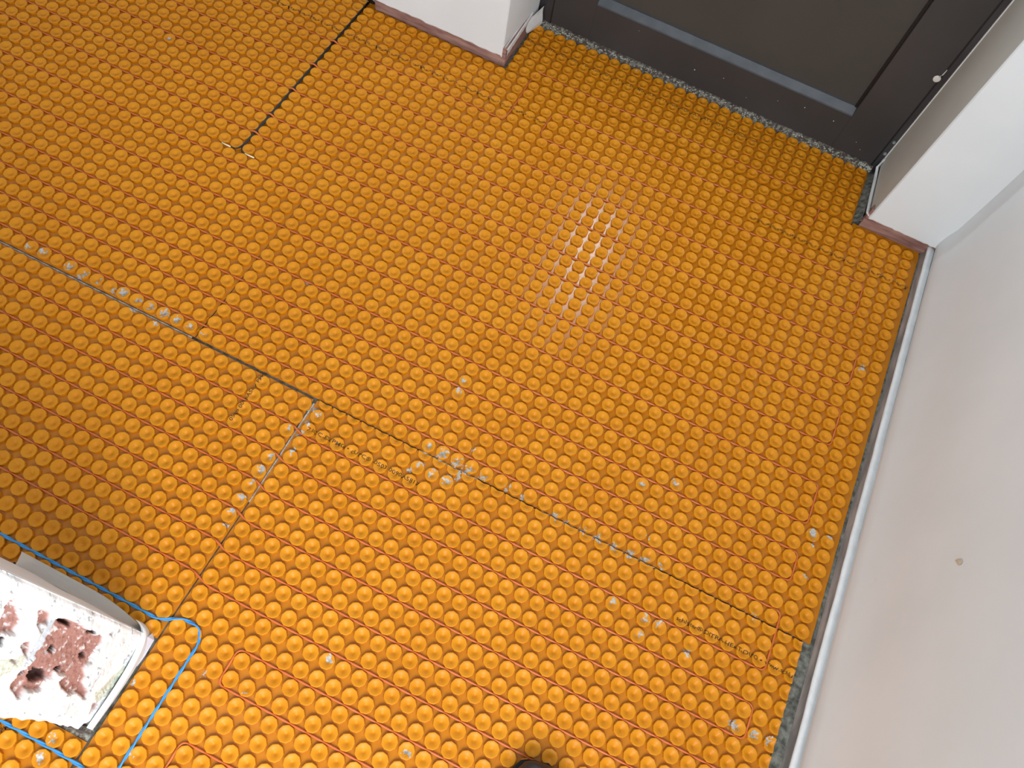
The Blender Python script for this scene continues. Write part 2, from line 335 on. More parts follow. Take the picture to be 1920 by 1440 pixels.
def sdf(pt, poly):
    x, y = pt; ins = False; dmin = 9
    for k in range(len(poly)):
        x1, y1 = poly[k]; x2, y2 = poly[(k+1) % len(poly)]
        if (y1 > y) != (y2 > y) and x < (x2-x1)*(y-y1)/(y2-y1)+x1: ins = not ins
        dx, dy = x2-x1, y2-y1; t = max(0, min(1, ((x-x1)*dx+(y-y1)*dy)/(dx*dx+dy*dy+1e-12)))
        d = math.hypot((x-x1-t*dx), (y-y1-t*dy)*0.55); dmin = min(dmin, d)
    return dmin if ins else -dmin
NY, NZ = 104, 250
CW_, CB_, CM_, CG_, CH_ = [Vector(srgb(*c)[:3]) for c in ((244, 248, 250), (152, 108, 100), (196, 206, 216), (168, 176, 146), (66, 36, 32))]
cols = {}
def brick(i, j):
    y = -1.006 + 0.148*i/(NY-1); z = 0.008 + 0.70*(j/(NZ-1))**1.25
    n1 = noise.fractal(Vector((y*110, z*70, 1)), 1.0, 2.0, 4); n2_ = noise.fractal(Vector((y*35, z*24, 6)), 1.0, 2.0, 3); n3 = noise.noise(Vector((y*330, z*200, 9)))
    p = (y, z); s = max(sdf(p, q) for q in P1) + 0.0022*n1
    x = XF + 0.0025*n2_ + 0.0012*n1; c = CW_.copy()
    c = c.lerp(Vector(srgb(196, 208, 216)[:3]), max(0, min(1, (n2_-0.15)*2.2))*0.6)
    if n1 > 0.42 and n2_ > 0.05: c = c.lerp(Vector(srgb(120, 124, 122)[:3]), 0.6); x -= 0.003
    g = max(sdf(p, G1), sdf(p, G2)) + 0.002*n1
    if g > 0: c = CG_.lerp(CW_, 0.35+0.4*n3)
    if s > 0:
        k = min(1, s/0.0022); x -= 0.007*k; c = c.lerp(CB_.lerp(Vector(srgb(178, 134, 124)[:3]), 0.5+0.5*n1), k)
        if n1 > 0.38 or n3 > 0.62: c = c.lerp(CW_, 0.55)
        if n3 < -0.5: c = c.lerp(CH_, 0.35)
        x += 0.0014*n3
    elif s > -0.0012: c = c.lerp(Vector(srgb(150, 146, 140)[:3]), 0.5)
    mo = sdf(p, MO) + 0.001*n1
    if mo > 0: x = XF-0.003+0.001*n1; c = CM_.copy()
    for (hy, hz, ry, rz) in HO:
        d = math.hypot((y-hy)/ry, (z-hz)/rz) + 0.25*n1
        if d < 1: x -= 0.012*(1-d**3); c = c.lerp(CH_*0.7, min(1, (1-d)*7))  # dark colour paints the shade inside each hole
    # rounded arrises
    e = min(1, (-0.858-y)/0.006); x -= 0.004*(1-e)**2 if e < 1 else 0
    e = (y+1.006)/0.012; x -= 0.010*(1-e)**2 if e < 1 else 0
    if z < 0.16: x += 0.0
    y2 = y + (0.0022*noise.noise(Vector((z*40, 3, 3)))-0.008*max(0, 1-z/0.15) if i == 0 else 0)
    cols[(i, j)] = c
    return (x, y2, z)
bm = bmesh.new(); V = [[bm.verts.new(brick(i, j)) for j in range(NZ)] for i in range(NY)]
lay = bm.loops.layers.float_color.new('masonry')
for i in range(NY-1):
    for j in range(NZ-1):
        f = bm.faces.new((V[i][j], V[i+1][j], V[i+1][j+1], V[i][j+1])); f.smooth = True
        for lp, key in zip(f.loops, ((i, j), (i+1, j), (i+1, j+1), (i, j+1))): lp[lay] = (*cols[key], 1)
# return the sides to the core
for i0, ys in ((0, 1), (NY-1, -1)):
    prev = None
    for j in range(0, NZ):
        a = V[i0][j]; q = bm.verts.new((0.09, a.co.y+0.0, a.co.z))
        if prev:
            f = bm.faces.new((prev[0], a, q, prev[1]))
            for lp in f.loops: lp[lay] = (*CW_, 1)
        prev = (a, q)
P(obj('brick_end', bm, M_BRICKEND), pier)
P(boxo('upper_end', (0.09, XF, -1.004, -0.858, 0.70, 2.3), M_PLASTER), pier)
P(obj('plaster_face', grid(4, 10, lambda i, j: (-0.118+0.22*i/3, -1.000-0.006*(1-j/9), (0.004, .05, .08, .12, .18, .26, .4, .7, 1.4, 2.3)[j])), M_PLASTER), pier)
# curved bead standing off the foot of the brick end
bead = [(0.098, -0.846, 0.032), (0.110, -0.8500, 0.032), (0.1175, -0.858, 0.031), (0.1215, -0.868, 0.030), (0.1245, -0.882, 0.028), (0.1268, -0.905, 0.025), (0.1275, -0.930, 0.022), (0.1272, -0.955, 0.020), (0.1262, -0.980, 0.018), (0.1250, -1.006, 0.016)]
bm = bmesh.new(); prev = None
for (x, y, z) in fillet(bead, 0.01, 3):
    w = 0.0048; ring = [bm.verts.new((x+a, y, zz)) for a, zz in ((w*0.8, 0.006), (w, z-0.004), (w*0.5, z), (-w*0.6, z+0.001), (-w, z-0.004), (-w, 0.008))]
    if prev:
        for k in range(6): bm.faces.new((prev[k], prev[(k+1) % 6], ring[(k+1) % 6], ring[k]))
    else: bm.faces.new(ring[::-1])
    prev = ring
bm.faces.new(prev); bmesh.ops.recalc_face_normals(bm, faces=bm.faces)
P(obj('corner_bead', bm, M_WHITE, smooth=False), pier)
bm = bmesh.new(); vs = [bm.verts.new(p) for p in ((0.1215, -0.851, 0.004), (0.1295, -0.860, 0.003), (0.1310, -0.885, 0.002), (0.1300, -0.905, 0.002), (0.1270, -0.885, 0.014), (0.1230, -0.860, 0.020))]
bm.faces.new(vs[:4]+[vs[4], vs[5]]); P(obj('torn_paper', bm, mat('lilac_grey_paper', srgb(206, 202, 212), None, rough=0.8)), pier)
P(obj('mortar_lump', grid(8, 8, lambda i, j: (0.083+0.046*i/7, -1.026+0.020*j/7, -0.002+0.006*math.sin(i/7*3.14)*math.sin(j/7*3.14)+0.002*noise.noise(Vector((i, j, 2))))), M_THRESH), pier)

# ------------------------------------------------------------------ orange membrane sheets
PITCH = 0.03
TH = {'A': (0.0035512, -0.0877309, 0.0186384), 'B': (0, 0, 0), 'C': (0.0031534, -0.0397695, 0.1629150),
      'D': (0.0051148, 0.1349015, -0.4665273), 'E': (0.0, -0.10, -0.36), 'F': (-0.004, -0.325, -0.155)}
def stud_xy(s, i, j):
    th, u, v = TH[s]; c, sn = math.cos(th), math.sin(th)
    if s == 'F': i0, j0 = i-17, j+21; a = c*i0-sn*j0+17; b_ = sn*i0+c*j0-21; return ((a+u)*PITCH, -(b_+v)*PITCH)
    return ((c*i-sn*j+u)*PITCH, -(sn*i+c*j+v)*PITCH)
def gy(s, j, x):      # y of a row (or gap) j at world x
    th, u, v = TH[s]; i = x/PITCH - u; return -(math.sin(th)*(i-(17 if s == 'F' else 0)) + j + v)*PITCH
def gx(s, i, y):
    th, u, v = TH[s]; j = -y/PITCH - v; return (i - math.sin(th)*j + u)*PITCH
PROF = [(0.01365, 0.0000), (0.01355, 0.0042), (0.01345, 0.0056), (0.01310, 0.0062), (0.01200, 0.0062), (0.0092, 0.0054), (0.0068, 0.0044), (0.0044, 0.0029), (0.0022, 0.0010), (0.0, 0.0001)]
def stud_bm(bm, cx, cy, seg=18, prof=PROF, rot=0.0):
    rings = []
    for (r, z) in prof[:-1]:
        ring = []
        for q in range(seg):
            a = 2*math.pi*q/seg + rot
            k = 1.0 if seg != 18 or q % 2 == 0 else (0.962 if r > 0.010 else 1.0)
            if seg == 18 and q % 2 == 0 and r > 0.010: k = 1.008
            ring.append(bm.verts.new((cx+r*k*math.cos(a), cy+r*k*math.sin(a), z)))
        rings.append(ring)
    for a, b_ in zip(rings, rings[1:]):
        for q in range(seg):
            f = bm.faces.new((a[q], a[(q+1) % seg], b_[(q+1) % seg], b_[q])); f.smooth = rings.index(a) >= 3
    c = bm.verts.new((cx, cy, prof[-1][1]))
    for q in range(seg): bm.faces.new((rings[-1][q], rings[-1][(q+1) % seg], c)).smooth = True
def prof_h(r):
    if r >= PROF[2][0]: return 0.0
    for (r1, z1), (r0, z0) in zip(PROF[2:], PROF[3:]):
        if r >= r0: return z0 + (z1-z0)*(r-r0)/(r1-r0)
    return PROF[-1][1]
bm = bmesh.new(); stud_bm(bm, 0, 0, rot=-1.05)
STUD_ME = bpy.data.meshes.new('stud'); bm.to_mesh(STUD_ME); bm.free(); STUD_ME.materials.append(M_STUD)
def hsurf(s, x, y):
    th, u, v = TH[s]; i = round(x/PITCH-u); j = round(-y/PITCH-v); best = 9
    for a in (-1, 0, 1):
        for b_ in (-1, 0, 1):
            p = stud_xy(s, i+a, j+b_); best = min(best, math.hypot(x-p[0], y-p[1]))
    return prof_h(best)

SHEETS = {   # name: list of rectangles (x0, x1, y0, y1)
 'A': [(-1.50, -0.1350, -0.3735, 1.05)],
 'B': [(-0.1334, 1.1335, -0.3738, 0.5875), (-0.1334, 0.0640, 0.5875, 0.5903), (0.9695, 1.1350, 0.5875, 0.5955)],
 'C': [(-1.30, 0.1312, -0.8560, -0.3790), (-1.30, -0.1415, -1.0200, -0.8560)],
 'D': [(0.1338, 1.1170, -1.3500, -0.3772)],
 'E': [(-0.80, 0.1300, -1.3500, -1.0245)],
 'F': [(0.0660, 0.9670, 0.5895, 0.7665)],
}
LAB = {
 'A': 'orange studded membrane sheet at upper left, crossed by the black sensor wires',
 'B': 'largest orange studded membrane sheet, between the pillar and the right-hand wall',
 'C': 'orange studded membrane sheet at lower left, shaded by the broken brick wall end',
 'D': 'orange studded membrane sheet at lower right, with a wide dark gap at the wall',
 'E': 'small corner of orange studded membrane beyond the brick wall end, crossed by blue cable',
 'F': 'narrow orange studded membrane strip in the door recess',
}
PILLAR = (-0.2965, 0.0625, 0.5903, 1.2)
def inrect(x, y, r, e=0.0): return r[0]-e <= x <= r[1]+e and r[2]-e <= y <= r[3]+e
sheet_obj = {}
jit = {'AB': 0.0006, 'C': 0.0006}
for s, rects in SHEETS.items():
    # sheet base: thin plate of each rectangle with slightly wavering cut edges
    bm = bmesh.new()
    for ri, (x0, x1, y0, y1) in enumerate(rects):
        pts = []; step = 0.006
        amp = 0.0005
        def edge(ax, ay, bx, by, a):
            L = math.hypot(bx-ax, by-ay); n_ = max(2, int(L/step)); nx, ny = (by-ay)/L, -(bx-ax)/L
            for k in range(n_):
                t = k/n_; X = ax+(bx-ax)*t; Y = ay+(by-ay)*t
                w = a*(noise.noise(Vector((X*70, Y*70, ord(s)))) + 0.8*noise.noise(Vector((X*220, Y*220, 3)))) if k else 0
                pts.append((X+nx*w, Y+ny*w))
        if s == 'A':    # notch round the pillar
            edge(x0, y0, x1-0.0008, y0, amp); edge(x1-0.0008, y0, x1+0.0012, 0.01, amp*0.8); edge(x1+0.0012, 0.01, x1+0.0014, PILLAR[2], amp*0.3); edge(x1+0.0014, PILLAR[2], PILLAR[0], PILLAR[2], amp*0.6); edge(PILLAR[0], PILLAR[2], PILLAR[0], y1, amp); edge(PILLAR[0], y1, x0, y1, amp); edge(x0, y1, x0, y0, amp)
        elif s == 'B' and ri == 0:
            edge(x0, y0, x1-0.0025, y0, amp*1.4); edge(x1-0.0025, y0, x1+0.003, y1, amp*1.2); edge(x1+0.003, y1, x0, y1, amp); edge(x0, y1, x0, y0, amp)
        elif s == 'C' and ri == 0:
            edge(x0, y0, x1, y0, amp); edge(x1, y0, x1, -0.62, amp); edge(x1, -0.62, x1-0.0045, y1, amp); edge(x1-0.0045, y1, x0, y1, amp); edge(x0, y1, x0, y0, amp)
        elif s == 'D':
            edge(x0, y0, x1+0.001, y0, amp); edge(x1+0.001, y0, x1, y1, 0.0018); edge(x1, y1, x0, y1, 0.0017); edge(x0, y1, x0, y0, amp)
        else:
            edge(x0, y0, x1, y0, amp*1.4); edge(x1, y0, x1, y1, amp); edge(x1, y1, x0, y1, amp); edge(x0, y1, x0, y0, amp)
        up = [bm.verts.new((x, y, 0.0)) for x, y in pts]; dn = [bm.verts.new((x, y, -0.0022)) for x, y in pts]
        bm.faces.new(up); n_ = len(up)
        for k in range(n_): bm.faces.new((up[k], dn[k], dn[(k+1) % n_], up[(k+1) % n_]))
    bmesh.ops.triangulate(bm, faces=[f for f in bm.faces if len(f.verts) > 4])
    bmesh.ops.recalc_face_normals(bm, faces=bm.faces)
    base = obj('heating_membrane', bm, M_MAT); tag(base, LAB[s], 'floor membrane'); sheet_obj[s] = base
    # studs
    full = []; cut = []
    for i in range(-60, 60):
        for j in range(-45, 60):
            x, y = stud_xy(s, i, j); R_ = 0.0133
            ok = False
            for r in rects:
                if inrect(x, y, r, R_-0.002):
                    ok = True
                    if inrect(x, y, r, -R_+0.0006): full.append((x, y)); break
                    cut.append((x, y, r)); break
    if s == 'A':
        full = [p for p in full if not (p[0] > PILLAR[0]-0.008 and p[1] > PILLAR[2]-0.008)]
        cut = [p for p in cut if not (p[0] > PILLAR[0]-0.008 and p[1] > PILLAR[2]-0.008)]
    if s == 'F': full = [p for p in full if p[0] > 0.062]
    if s == 'B': cut = [p for p in cut if p[1] < 0.58 and p[0] < 1.12]
    if s == 'B': full = [p for p in full if not (p[1] > 0.585)]
    cam_d = lambda p: (p[0]-CAM[0])**2 + (p[1]-CAM[1])**2
    vis = [p for p in full if in_view(p[0], p[1], mg=0)]; vis.sort(key=cam_d)
    near = vis[:298]; nearset = set(near); far = [p for p in full if p not in nearset]
    for (x, y) in near:
        o = bpy.data.objects.new('stud', STUD_ME); o.location = (x, y, 0); C.objects.link(o); o.parent = base
    bm = bmesh.new()
    far = [p for p in far if in_view(p[0], p[1], mg=420)]
    for (x, y) in far: stud_bm(bm, x, y, rot=-1.05)
    for (x, y, r) in cut:
        if not in_view(x, y, mg=420): continue
        b2 = bmesh.new(); stud_bm(b2, x, y, rot=-1.05)
        for co, no in (((r[0]+.0003, 0, 0), (-1, 0, 0)), ((r[1]-.0003, 0, 0), (1, 0, 0)), ((0, r[2]+.0003, 0), (0, -1, 0)), ((0, r[3]-.0003, 0), (0, 1, 0))):
            bmesh.ops.bisect_plane(b2, geom=b2.verts[:]+b2.edges[:]+b2.faces[:], plane_co=co, plane_no=no, clear_outer=True)
        me = bpy.data.meshes.new('t'); b2.to_mesh(me); b2.free(); bm.from_mesh(me); bpy.data.meshes.remove(me)
    if len(bm.verts):
        o = obj('stud_field', bm, M_STUD, base); tag(o, kind='stuff')

# ------------------------------------------------------------------ heating cable
ZC = 0.0024
def row(s, j, xs): return [(x, gy(s, j, x), ZC) for x in xs]
def ab(j, xr=None, xl=-1.30):   # a run over sheets B and A, right to left
    return [(xr, gy('B', j, xr), ZC), (-0.10, gy('B', j, -0.10), ZC), (-0.17, gy('A', j, -0.17), ZC), (xl, gy('A', j, xl), ZC)]
path = []
path += [(-1.30, gy('A', -14.5, -1.3), ZC), (-0.17, gy('A', -14.5, -0.17), ZC), (-0.10, gy('B', -14.5, -0.1), ZC), (0.132, 0.4370, ZC), (0.136, 0.478, ZC), (0.1345, 0.575, ZC), (0.139, gy('F', -20.5, .14)+0.004, ZC), (0.20, gy('F', -20.5, .2), ZC), (0.876, gy('F', -20.5, .876), ZC),
         (0.886, 0.595, ZC), (0.885, 0.555, ZC), (0.878, gy('B', -17.5, .87), ZC), (0.240, 0.5255, ZC), (0.2250, 0.5100, ZC), (0.2245, 0.4480, ZC), (0.236, 0.4355, ZC)]
path += [(1.035, 0.4355, ZC), (1.035, 0.3455, ZC)]
L_ = -1.30
path += ab(-11.5, 1.03)[1:] + [(L_, gy('A', -8.5, L_), ZC)] + ab(-8.5, 1.0)[::-1][1:-1] + [(1.0655, gy('B', -8.5, 1), ZC), (1.0655, gy('B', -5.5, 1), ZC)]
path += ab(-5.5, 1.0)[1:] + [(L_, gy('A', -3.5, L_), ZC)] + ab(-3.5, 1.0)[::-1][1:-1] + [(1.0655, gy('B', -3.5, 1), ZC), (1.0655, gy('B', -0.5, 1), ZC)]
path += ab(-0.5, 1.0)[1:] + [(L_, gy('A', 2.5, L_), ZC)] + ab(2.5, 1.0)[::-1][1:-1] + [(1.0655, gy('B', 2.5, 1), ZC), (1.0655, gy('B', 5.5, 1), ZC)]
path += ab(5.5, 1.0)[1:] + [(L_, gy('A', 7.5, L_), ZC)] + ab(7.5, 1.0)[::-1][1:-1] + [(1.0655, gy('B', 7.5, 1), ZC), (1.0655, gy('B', 9.5, 1), ZC)]
path += ab(9.5, 1.0)[1:] + [(L_, gy('A', 11.5, L_), ZC)] + ab(11.5, 1.0)[::-1][1:-1] + [(1.0655, gy('B', 11.5, 1), ZC)]
def cdrow(jc, jd, xr, rev=False):     # over D and C, right to left
    p = [(xr, gy('D', jd, xr), ZC), (0.152, gy('D', jd, 0.152), ZC), (0.118, gy('C', jc, 0.118), ZC), (L_, gy('C', jc, L_), ZC)]
    return p[::-1] if rev else p
xd = gx('D', 35.5, -0.5)
path += [(1.0660, -0.365, ZC), (gx('D', 35.5, -0.45), -0.41, ZC)] + cdrow(14.5, 15.5, xd) + cdrow(16.5, 17.5, xd, True)
path += cdrow(18.5, 19.5, xd) + cdrow(20.5, 21.5, xd, True) + cdrow(22.5, 23.5, xd) + cdrow(24.5, 25.5, xd, True)
xl = gx('D', 8.5, -0.86)
path += [(xd, gy('D', 27.5, xd), ZC), (xl, gy('D', 27.5, xl), ZC), (xl, gy('D', 29.5, xl), ZC), (xd, gy('D', 29.5, xd), ZC), (xd, gy('D', 32.5, xd), ZC), (xl, gy('D', 32.5, xl), ZC), (xl, gy('D', 36.5, xl), ZC), (xd, gy('D', 36.5, xd), ZC)]
pl = fillet(path, 0.0125, 5); xs_ = gx('A', -10.5, 0.3); out = []
for a, b_ in zip(pl, pl[1:]):      # the cable rides over the two sensor wires
    out.append(a)
    if (a.x-xs_)*(b_.x-xs_) < 0 and 0.08 < a.y < 0.60:
        sg = 1 if b_.x > a.x else -1
        for dx, z in ((-0.016, ZC), (-0.010, ZC+0.0022), (-0.005, 0.0078), (0, 0.0088), (0.005, 0.0078), (0.010, ZC+0.0022), (0.016, ZC)):
            out.append(Vector((xs_+sg*dx, a.y+(b_.y-a.y)*(xs_+sg*dx-a.x)/(b_.x-a.x), z)))
out.append(pl[-1])
bm = bmesh.new(); tube_bm(bm, out, 0.00195, 8)
cable = obj('heating_cable', bm, M_CABLE, smooth=True); tag(cable, 'thin orange-red heating cable snaking between the studs of all sheets', 'cable')

# blue twisted cables
def twisted(pts, name, label):
    P_ = fillet(pts, 0.02, 6); dense = []
    for a, b_ in zip(P_, P_[1:]):
        n_ = max(1, int((b_-a).length/0.003))
        for k in range(n_): dense.append(a.lerp(b_, k/n_))
    dense.append(P_[-1]); bm = bmesh.new(); L = 0
    for side in (0, math.pi):
        out = []; L = 0
        for k, p in enumerate(dense):
            if k: L += (p-dense[k-1]).length
            t = (dense[min(k+1, len(dense)-1)]-dense[max(k-1, 0)]).normalized(); sN = t.cross(Vector((0, 0, 1))).normalized()
            a = 2*math.pi*L/0.062 + side; out.append(p + sN*0.00125*math.cos(a) + Vector((0, 0, 0.00125*math.sin(a))))
        tube_bm(bm, out, 0.00165, 7)
    return tag(obj(name, bm, M_BLUE, smooth=True), label, 'cable', 'blue cables at the lower left')
ZB = 0.0046
twisted([(-1.2, gy('C', 27.5, -1.2), ZB), (0.085, gy('C', 27.5, 0.08), ZB), (0.120, -0.8305, ZB), (0.146, -0.8130, ZB), (0.180, -0.8115, ZB), (0.1945, -0.8300, ZB), (0.1945, -1.02, ZB), (0.1930, -1.30, ZB)],
        'blue_cable', 'twisted blue cable passing round the corner of the broken brick wall end')
twisted([(-0.70, -1.0525, ZB), (0.10, -1.0525, ZB), (0.155, -1.054, ZB), (0.178, -1.066, ZB), (0.182, -1.10, ZB), (0.182, -1.30, ZB)], 'blue_cable', 'twisted blue cable across the small sheet below the brick wall end')

# black sensor wires with pale crimps
def wire(pts, label, tipdir, r=0.0017):
    bm = bmesh.new(); P_ = fillet(pts, 0.008, 8); tube_bm(bm, P_, r, 8)
    o = obj('sensor_wire', bm, M_WIRE, smooth=True); tag(o, label, 'wire', 'black sensor wires on the upper left sheet')
    e = P_[-1]; bm = bmesh.new(); tube_bm(bm, [e-tipdir*0.001, e+tipdir*0.0225], 0.0016, 8)
    tag(obj('wire_tip', bm, M_TIP, o, smooth=True), 'pale yellow crimp on the wire end')
xw = gx('A', -10.5, 0.3)
ya = gy('A', -1.5, -0.33)
wire([(xw-0.0012, 0.597, 0.0054), (xw-0.0012, 0.12, 0.0054), (xw-0.0012, 0.066, 0.0054), (xw-0.004, 0.053, 0.0054), (xw-0.011, ya, 0.0052), (-0.3370, ya, 0.0050)], 'black sensor wire whose pale tip turns left', Vector((-1, 0, 0)))
wire([(xw+0.0014, 0.600, 0.0050), (xw+0.0014, 0.12, 0.0050), (xw+0.0006, 0.064, 0.0050), (xw+0.001, 0.053, 0.0050), (xw+0.007, ya, 0.0050), (-0.3020, ya, 0.0050)], 'black sensor wire whose pale tip turns right', Vector((1, 0, 0)))

# grey conduit at the pillar's left edge
bm = bmesh.new(); tube_bm(bm, fillet([(-0.309, 0.600, 0.013), (-0.309, 0.616, 0.020), (-0.307, 0.626, 0.06), (-0.307, 0.632, 0.55)], 0.02, 6), 0.0125, 14, cap=False)
tube_bm(bm, [(-0.309, 0.596, 0.0115), (-0.309, 0.605, 0.0150)], 0.0155, 14, cap=False)
cn = obj('conduit', bm, M_CONDUIT, smooth=True); tag(cn, 'grey plastic conduit at the left foot of the white pillar', 'conduit')
bm = bmesh.new(); tube_bm(bm, [(-0.309, 0.5975, 0.0120), (-0.309, 0.601, 0.0135)], 0.0115, 14); obj('dark_mouth_plug', bm, M_SEAL, cn)  # solid black plug, painting the dark inside of the conduit mouth

# ------------------------------------------------------------------ adhesive smears (draped)
SM = [(-0.522,-0.363,0.0080),(-0.491,-0.359,0.0103),(-0.426,-0.361,0.0103),(-0.389,-0.361,0.0103),(-0.357,-0.363,0.0092),(-0.323,-0.365,0.0092),(-0.303,-0.360,0.0103),(-0.270,-0.362,0.0103),(-0.242,-0.360,0.0092),(-0.213,-0.363,0.0138),(-0.185,-0.361,0.0103),(-0.154,-0.360,0.0080),(-0.125,-0.361,0.0069),(-0.394,-0.371,0.0080),(-0.266,-0.380,0.0069),(-0.214,-0.387,0.0069),(0.139,-0.398,0.0103),(0.141,-0.424,0.0103),(0.141,-0.450,0.0092),(0.148,-0.485,0.0092),(0.154,-0.404,0.0069),(0.120,-0.451,0.0080),(0.121,-0.511,0.0092),(0.120,-0.540,0.0092),(0.119,-0.568,0.0092),(0.118,-0.600,0.0092),(0.119,-0.626,0.0080),(0.120,-0.654,0.0069),(0.362,-0.362,0.0092),(0.390,-0.362,0.0138),(0.421,-0.367,0.0138),(0.447,-0.369,0.0126),(0.477,-0.369,0.0103),(0.362,-0.403,0.0103),(0.391,-0.406,0.0126),(0.420,-0.402,0.0115),(0.436,-0.387,0.0092),(0.351,-0.418,0.0069),(0.436,-0.331,0.0069),(0.626,-0.374,0.0092),(0.649,-0.376,0.0080),(0.681,-0.376,0.0092),(0.713,-0.376,0.0092),(0.745,-0.376,0.0092),(0.777,-0.376,0.0103),(0.807,-0.371,0.0092),(0.833,-0.369,0.0080),(0.525,-0.367,0.0080),(0.560,-0.371,0.0080),(0.355,-0.210,0.0080),(0.358,-0.234,0.0092),(0.749,-0.240,0.0080),(0.805,-0.208,0.0080),(1.080,0.222,0.0103),(1.080,-0.174,0.0103),(1.110,-0.170,0.0092),(1.084,-0.199,0.0069),(1.087,-0.263,0.0069),(1.043,-0.564,0.0115),(1.078,-0.561,0.0115),(1.104,-0.558,0.0103),(0.930,-0.488,0.0092),(0.780,-0.466,0.0092),(0.842,-0.468,0.0092),(0.866,-0.465,0.0092),(0.845,-0.497,0.0080),(0.394,-0.764,0.0092),(0.570,-0.832,0.0092),(0.084,-1.069,0.0115),(0.084,-1.042,0.0092),(-0.674,0.284,0.0069),(-0.633,0.241,0.0069),(-0.018,-0.168,0.0080),(0.798,-0.333,0.0069),(1.023,-0.376,0.0080),(0.298,-0.867,0.0069),(0.198,-1.011,0.0080),(0.227,-0.870,0.0069),(0.140,-0.926,0.0069)]
def which(x, y):
    for s in 'ABCDEF':
        for r in SHEETS[s]:
            if inrect(x, y, r): return s
    return None
smb = {s: bmesh.new() for s in SHEETS}
for n_, (cx, cy, R_) in enumerate(SM):
    st = 0.0007; k = int(R_*1.5/st); cache = {}
    for a in range(-k, k):
        for b_ in range(-k, k):
            x, y = cx+(a+.5)*st, cy+(b_+.5)*st; s = which(x, y)
            if not s: continue
            d = math.hypot(a*st, b_*st)/R_
            nn = noise.fractal(Vector((x*190, y*190, n_*3.1)), 1.0, 2.0, 4)
            if nn < -0.10 + 1.0*(d-0.35): continue
            vs = []
            for (p, q) in ((a, b_), (a+1, b_), (a+1, b_+1), (a, b_+1)):
                key = (s, p, q)
                if key not in cache:
                    X, Y = cx+p*st, cy+q*st; cache[key] = smb[s].verts.new((X, Y, hsurf(s, X, Y)+0.00022))
                vs.append(cache[key])
            smb[s].faces.new(vs)
for s, bm in smb.items():
    if len(bm.verts): tag(obj('adhesive_smear', bm, M_SMEAR, sheet_obj[s]), 'dried grey adhesive smears', kind='stuff')
    else: bm.free()
# lines of squeezed-up adhesive lying in the seams
def seam(x0, y0, x1, y1, w, amp, parent, seed):
    L = math.hypot(x1-x0, y1-y0); n_ = int(L/0.004); dx, dy = (x1-x0)/L, (y1-y0)/L
    def f(i, j):
        t = i/n_; o_ = (j-1.5)/1.5*w*(1+0.5*noise.noise(Vector((t*L*80, seed, j)))); z = (-0.003, -0.0008, -0.0008, -0.003)[j] + amp*noise.noise(Vector((t*L*60, seed, 5)))
        return (x0+dx*L*t-dy*o_, y0+dy*L*t+dx*o_, z)
    return obj('seam_adhesive', grid(n_+1, 4, f), M_SMEAR, parent)
tag(seam(0.1310, -0.385, 0.1325, -0.60, 0.0026, 0.0012, sheet_obj['D'], 1), kind='stuff')
tag(seam(-0.60, -0.3762, -0.14, -0.3762, 0.0022, 0.0014, sheet_obj['C'], 2), kind='stuff')
tag(seam(0.35, -0.3756, 0.47, -0.3756, 0.0036, 0.0022, sheet_obj['B'], 3), kind='stuff')
tag(seam(0.60, -0.3752, 0.83, -0.3752, 0.0011, 0.0014, sheet_obj['B'], 4), kind='stuff')

# ------------------------------------------------------------------ printed lines on the sheets (draped lettering)
def printed(text, x, y, size, s, rot=0.0, width=None):
    cu = bpy.data.curves.new('printed_text', 'FONT'); cu.body = text; cu.size = size; cu.resolution_u = 2; cu.offset = size*0.012
    o = bpy.data.objects.new('t', cu); C.objects.link(o); dg = bpy.context.evaluated_depsgraph_get(); dg.update()
    me = bpy.data.meshes.new_from_object(o.evaluated_get(dg)); C.objects.unlink(o); bpy.data.objects.remove(o)
    bm = bmesh.new(); bm.from_mesh(me); bpy.data.meshes.remove(me)
    xs = [v.co.x for v in bm.verts]; w0 = max(xs)-min(xs); k = (width/w0) if width else 1.0
    c, sn = math.cos(rot), math.sin(rot)
    for v in bm.verts:
        X = v.co.x*k; Y = v.co.y; v.co = Vector((x + X*c - Y*sn, y + X*sn + Y*c, 0))
    bmesh.ops.triangulate(bm, faces=bm.faces)
    for it in range(4):
        es = [e for e in bm.edges if e.calc_length() > 0.0017]
        if not es: break
        bmesh.ops.subdivide_edges(bm, edges=es, cuts=1); bmesh.ops.triangulate(bm, faces=[f for f in bm.faces if len(f.verts) > 3])
    dead = []
    for v in bm.verts:
        h = hsurf(s, v.co.x, v.co.y); v.co.z = h + 0.00030
        if not any(inrect(v.co.x, v.co.y, r) for r in SHEETS[s]): dead.append(v)
    bmesh.ops.delete(bm, geom=dead, context='VERTS')
    return obj('printed_text', bm, M_INK, sheet_obj[s])
SZ = 0.0100
FULL = 'schlüter®-DITRA-HEAT-DUO • www.schluter.com •'
LST = 'ICC-ES PMG • cUPC® • 0503 0090A5817 •'
printed('schlüter®-DITRA-HEAT-DUO • www.schlut', 0.894, -0.4440, SZ, 'D', 0.0, 0.226)
printed('7 ICC-ES PMG • cUPC® ·0503 0090A5817', 0.1475, -0.4385, SZ, 'D', 0.0, 0.232)
printed(LST, -0.412, 0.4955, SZ*0.8, 'A', 0.0, 0.088) if False else None
printed('schlüter®-DITRA-HEAT-DUO', -0.545, 0.4755, SZ*0.8, 'A', 0.0, 0.22)
printed('DITRA-HEAT-DUO • www.schluter.com • ' + LST + ' schlüter®', -0.305, 0.4755, SZ*0.8, 'B', 0.0, 0.0001) if False else None
printed(FULL, -0.306, 0.4755, SZ*0.8, 'A', 0.0, 0.170) if False else None
